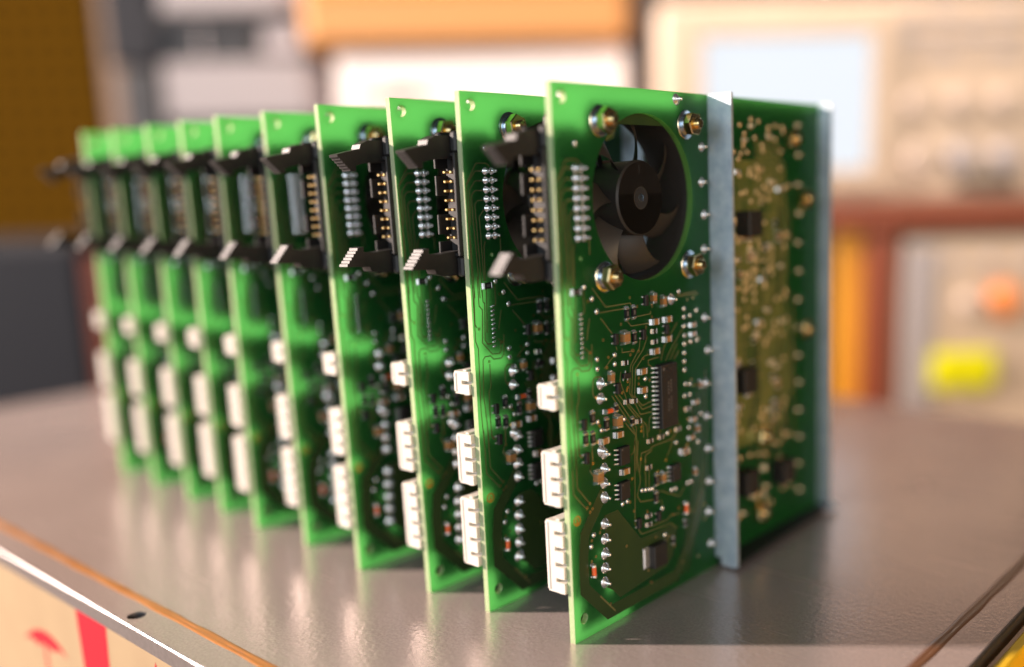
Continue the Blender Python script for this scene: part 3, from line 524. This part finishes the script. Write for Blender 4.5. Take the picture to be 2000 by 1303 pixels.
for i, (z0, z1, n_) in enumerate(CONN): shared('conn%d' % i, wire_conn(z0, z1, n_))
# galvanised bracket: two upright walls and a foot flange
b = MB(); b.prism([(.08, 3.2), (2.3, 3.2), (2.3, .9), (W1-1.6, .7), (W1, 1.1), (W1, H), (.08, H)], 'y', U1, U1+1.0, 'galvanised'); shared('wall_front', b)
b = MB(); b.prism([(.08, 1.0), (W2, 1.0), (W2, H), (.08, H)], 'y', U2, U2+1.0, 'galvanised'); shared('wall_rear', b)
b = MB(); b.prism([(.08, U1+1.02), (W1-.1, U1+1.02), (W2-.1, U2-.02), (.08, U2-.02)], 'z', 1.0, 2.0, 'bracket_dark'); b.box(W2+.05, W2+2.2, U2-.5, U2+1.4, .6, 3.4, 'galvanised', .2); shared('foot_flange', b)
b = MB(); b.box(-6.5, -TH-.05, 50.0, 58.5, 131.5, 139.8, 'chip_black', .3); b.box(-9, -TH-.05, 60.2, 64.5, 126.5, 139.0, 'chip_black', .3); shared('backpart', b)
b = MB(); b.box(.1, 5.2, -3.6, 3.6, -3.8, 3.8, 'chip_black', .3); shared('block', b)

PX = (0.0, -31.64, -54.92, -85.72, -117.70, -146.37, -172.81, -197.98, -227.98, -257.49)
LEAN = (-2.85, -2.39, -5.14, -4.20, -3.93, -1.52, -1.77, -2.01, -1.70, -0.32)
DU = (-0.31, -0.30, -1.58, -3.52, -1.20, -2.04, -0.26, 0.32, 1.46, 2.75)
ORD = ('nearest', 'second', 'third', 'fourth', 'fifth', 'sixth', 'seventh', 'eighth', 'ninth', 'farthest')
LAB = ['nearest green circuit board with fan and steel bracket fully in view']
LAB += ['%s green board from the front of the row, with %s' % (ORD[k], d) for k, d in ((1, 'sharp solder pins'), (2, 'sharp black latches crossing its face'), (3, 'gold header pins showing'))]
LAB += ['%s green circuit board from the front of the row, %s' % (ORD[k], d) for k, d in ((4, 'slightly blurred'), (5, 'softly blurred'), (6, 'blurred'), (7, 'blurred, third from the far end'), (8, 'very blurred, next to the last'))]
LAB += ['farthest green circuit board, last and most blurred of the row']
NAMES = {'R': 'resistor', 'C': 'capacitor', 'Q': 'transistor', 'M': 'diode', 'J': 'solder_joint', 'P': 'solder_pad'}
rear = []
rq = random.Random(11)
for i in range(210):
    t_ = rq.choice('JPPPPP'); rear.append((t_, rq.uniform(68, 112), 8 + 126*rq.random()**.8))
for c_ in range(7):                                 # rows of through-hole pins
    u_, z_ = rq.uniform(70, 104), rq.uniform(18, 120)
    for i in range(rq.randint(4, 8)): rear.append(('P', u_, max(8, z_ - i*2.54)))
rear += [('N', 111.5, 128.5), ('N', 119.5, 109.5), ('N', 119.5, 66.5), ('N', 90, 10.5), ('N', 92, 35.5), ('B', 82.5, 103.2), ('B', 79.5, 23.5), ('B', 102.5, 21.5), ('B', 79, 56)]
for i in range(14): rear.append(('J', 117.5 + (i % 2)*.6, 133 - i*9.4))
for i in range(34): rear.append((rq.choice(('C3v', 'C2v')) if i % 3 == 0 else 'C2h' if i % 2 else 'R2v', rq.uniform(72, 106), rq.uniform(38, 120)))

def make_board(k):
    e = bpy.data.objects.new('circuit_board', None); col.objects.link(e); e.empty_display_size = 0.02
    e.location = (PX[k]*S, DU[k]*S, 0); ln = math.asin(LEAN[k]/H); e.rotation_euler = (0, ln, 0)
    if LEAN[k] < 0: e.location.z = TH*S*math.sin(-ln) if False else 0.0
    tag(e, LAB[k], 'circuit board', 'circuit boards standing in a row')
    rj = random.Random(100 + k)
    pn = put('board_panel', ME['panel'], e)
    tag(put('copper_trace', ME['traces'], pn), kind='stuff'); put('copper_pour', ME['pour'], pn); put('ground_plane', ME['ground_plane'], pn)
    tag(put('via_ring', ME['vias'], pn), kind='stuff'); tag(put('ink_stamp', ME['stamp'], pn), 'small amber ink stamp')
    if k < 2: put('copper_pour', ME['pour_rear'], pn)
    # fan
    fan = put('cooling_fan', ME['fan_frame'], e)
    ph = rj.uniform(0, 0.9) if k else 0.50
    hb = put('hub', ME['hub'], fan, (-1.6, *FC)); put('hub_cap', ME['hub_cap'], fan, (-1.6, *FC)); put('hub_mark', ME['hub_mark'], fan, (-1.6, *FC), (0.06, 0, 0))
    for i in range(7): put('blade', ME['blade'], fan, (-1.6, *FC), (ph + i*2*math.pi/7, 0, 0))
    for i in range(4): put('strut', ME['strut'], fan, (0, *FC), (0.35 + i*math.pi/2, 0, 0))
    put('motor_base', ME['motor_base'], fan, (0, *FC))
    for (u, z) in ((-18.2, 19.2), (18.6, 19.2), (-18.4, -19.2), (18.8, -19.0)):
        n = put('hex_nut', ME['nut'], e, (0, FC[0]+u, FC[1]+z), (rj.uniform(0, 1), 0, 0)); put('washer', ME['washer'], n); put('bolt_end', ME['bolt'], n)
    # header and wire connectors
    hd = put('cable_header', ME['header'], e)
    for i in range(8):
        for j in range(2): put('pin', ME['pin'], hd, (-4.7 - j*2.4, 0, HC + 8.4 - i*2.4))
    put('latch', ME['latch_up'], hd); put('latch', ME['latch_dn'], hd)
    for i in range(3): put('wire_connector', ME['conn%d' % i], e, (0, rj.uniform(-.25, .15), rj.uniform(-.15, .15)), (rj.uniform(-.006, .006), 0, rj.uniform(-.01, .01)))
    put('back_component', ME['backpart'], e)
    for i in range(8):
        for j in range(2): put('solder_joint', ME['JH'], e, (0, 7.6 + j*2.3, HC + 8.4 - i*2.4))
    for i in range(10): put('solder_pad', ME['P'], e, (0, 7.4, 84.6 - i*1.2), (.25, 0, 0)).scale = (1.3, 1.15, .55)
    # steel bracket
    br = put('steel_bracket', ME['wall_front'], e); put('rear_wall', ME['wall_rear'], br); put('foot_flange', ME['foot_flange'], br)
    # components on the face
    lim = 200 if k == 0 else 62 if k == 1 else 44 if k < 4 else 30
    for t, u, z in COMPS + (rear if k < 2 else []):
        if t == 'V' or (u > lim and not (k == 1 and u > 66)): continue
        ju, jz, ja = rj.uniform(-.08, .08), rj.uniform(-.08, .08), rj.uniform(-.04, .04)
        if t == 'U8' or t == 'U28':
            n, pt = (4, 1.27) if t == 'U8' else (14, 1.27); hw_ = 1.95 if t == 'U8' else 3.75; u -= 2.3 if t == 'U8' else 1.5
            c = put('chip', ME[t], e, (0, u, z))
            for i in range(n):
                for sg in (0, 1): put('lead', ME['lead8' if t == 'U8' else 'lead28'], c, (0, hw_ if sg else -hw_, (i-(n-1)/2)*pt), (math.pi if sg else 0, 0, 0)).scale = (1, 1, 1)
            for o in c.children:
                if o.location.y > 0: o.rotation_euler = (0, 0, 0); o.scale = (1, -1, 1)
        elif t == 'DP':
            c = put('power_transistor', ME['DP'], e, (0, 34.6, z)); put('heat_tab', ME['DPtab'], c); put('lead', ME['DPlead'], c, (0, 0, 2.2)); put('lead', ME['DPlead'], c, (0, 0, -2.2))
        elif t == 'N':
            n = put('hex_nut', ME['nut'], e, (-1.2, u, z), (rj.uniform(0, 1), 0, 0)); put('bolt_end', ME['bolt'], n)
        elif t == 'B': put('relay', ME['block'], e, (0, u, z))
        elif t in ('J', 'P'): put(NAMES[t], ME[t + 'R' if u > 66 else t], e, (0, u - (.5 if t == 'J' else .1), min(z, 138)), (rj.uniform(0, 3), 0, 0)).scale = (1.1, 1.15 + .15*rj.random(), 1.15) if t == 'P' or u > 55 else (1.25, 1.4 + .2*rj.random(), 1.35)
        elif t == 'Q': put('transistor', ME['Q'], e, (0, u-.5+ju, z+jz), (ja + (math.pi/2 if rj.random() < .3 else 0), 0, 0))
        else:
            key = t[:2] if t[0] in 'RC' else 'M'; dv = {'R': .3, 'C': .8, 'M': .7}[t[0]]
            put(NAMES[t[0]], ME[key], e, (0, u-dv+ju, z+jz), (ja + (math.pi/2 if t[-1] == 'v' else 0), 0, 0))
    return e
for k in range(10): make_board(k)
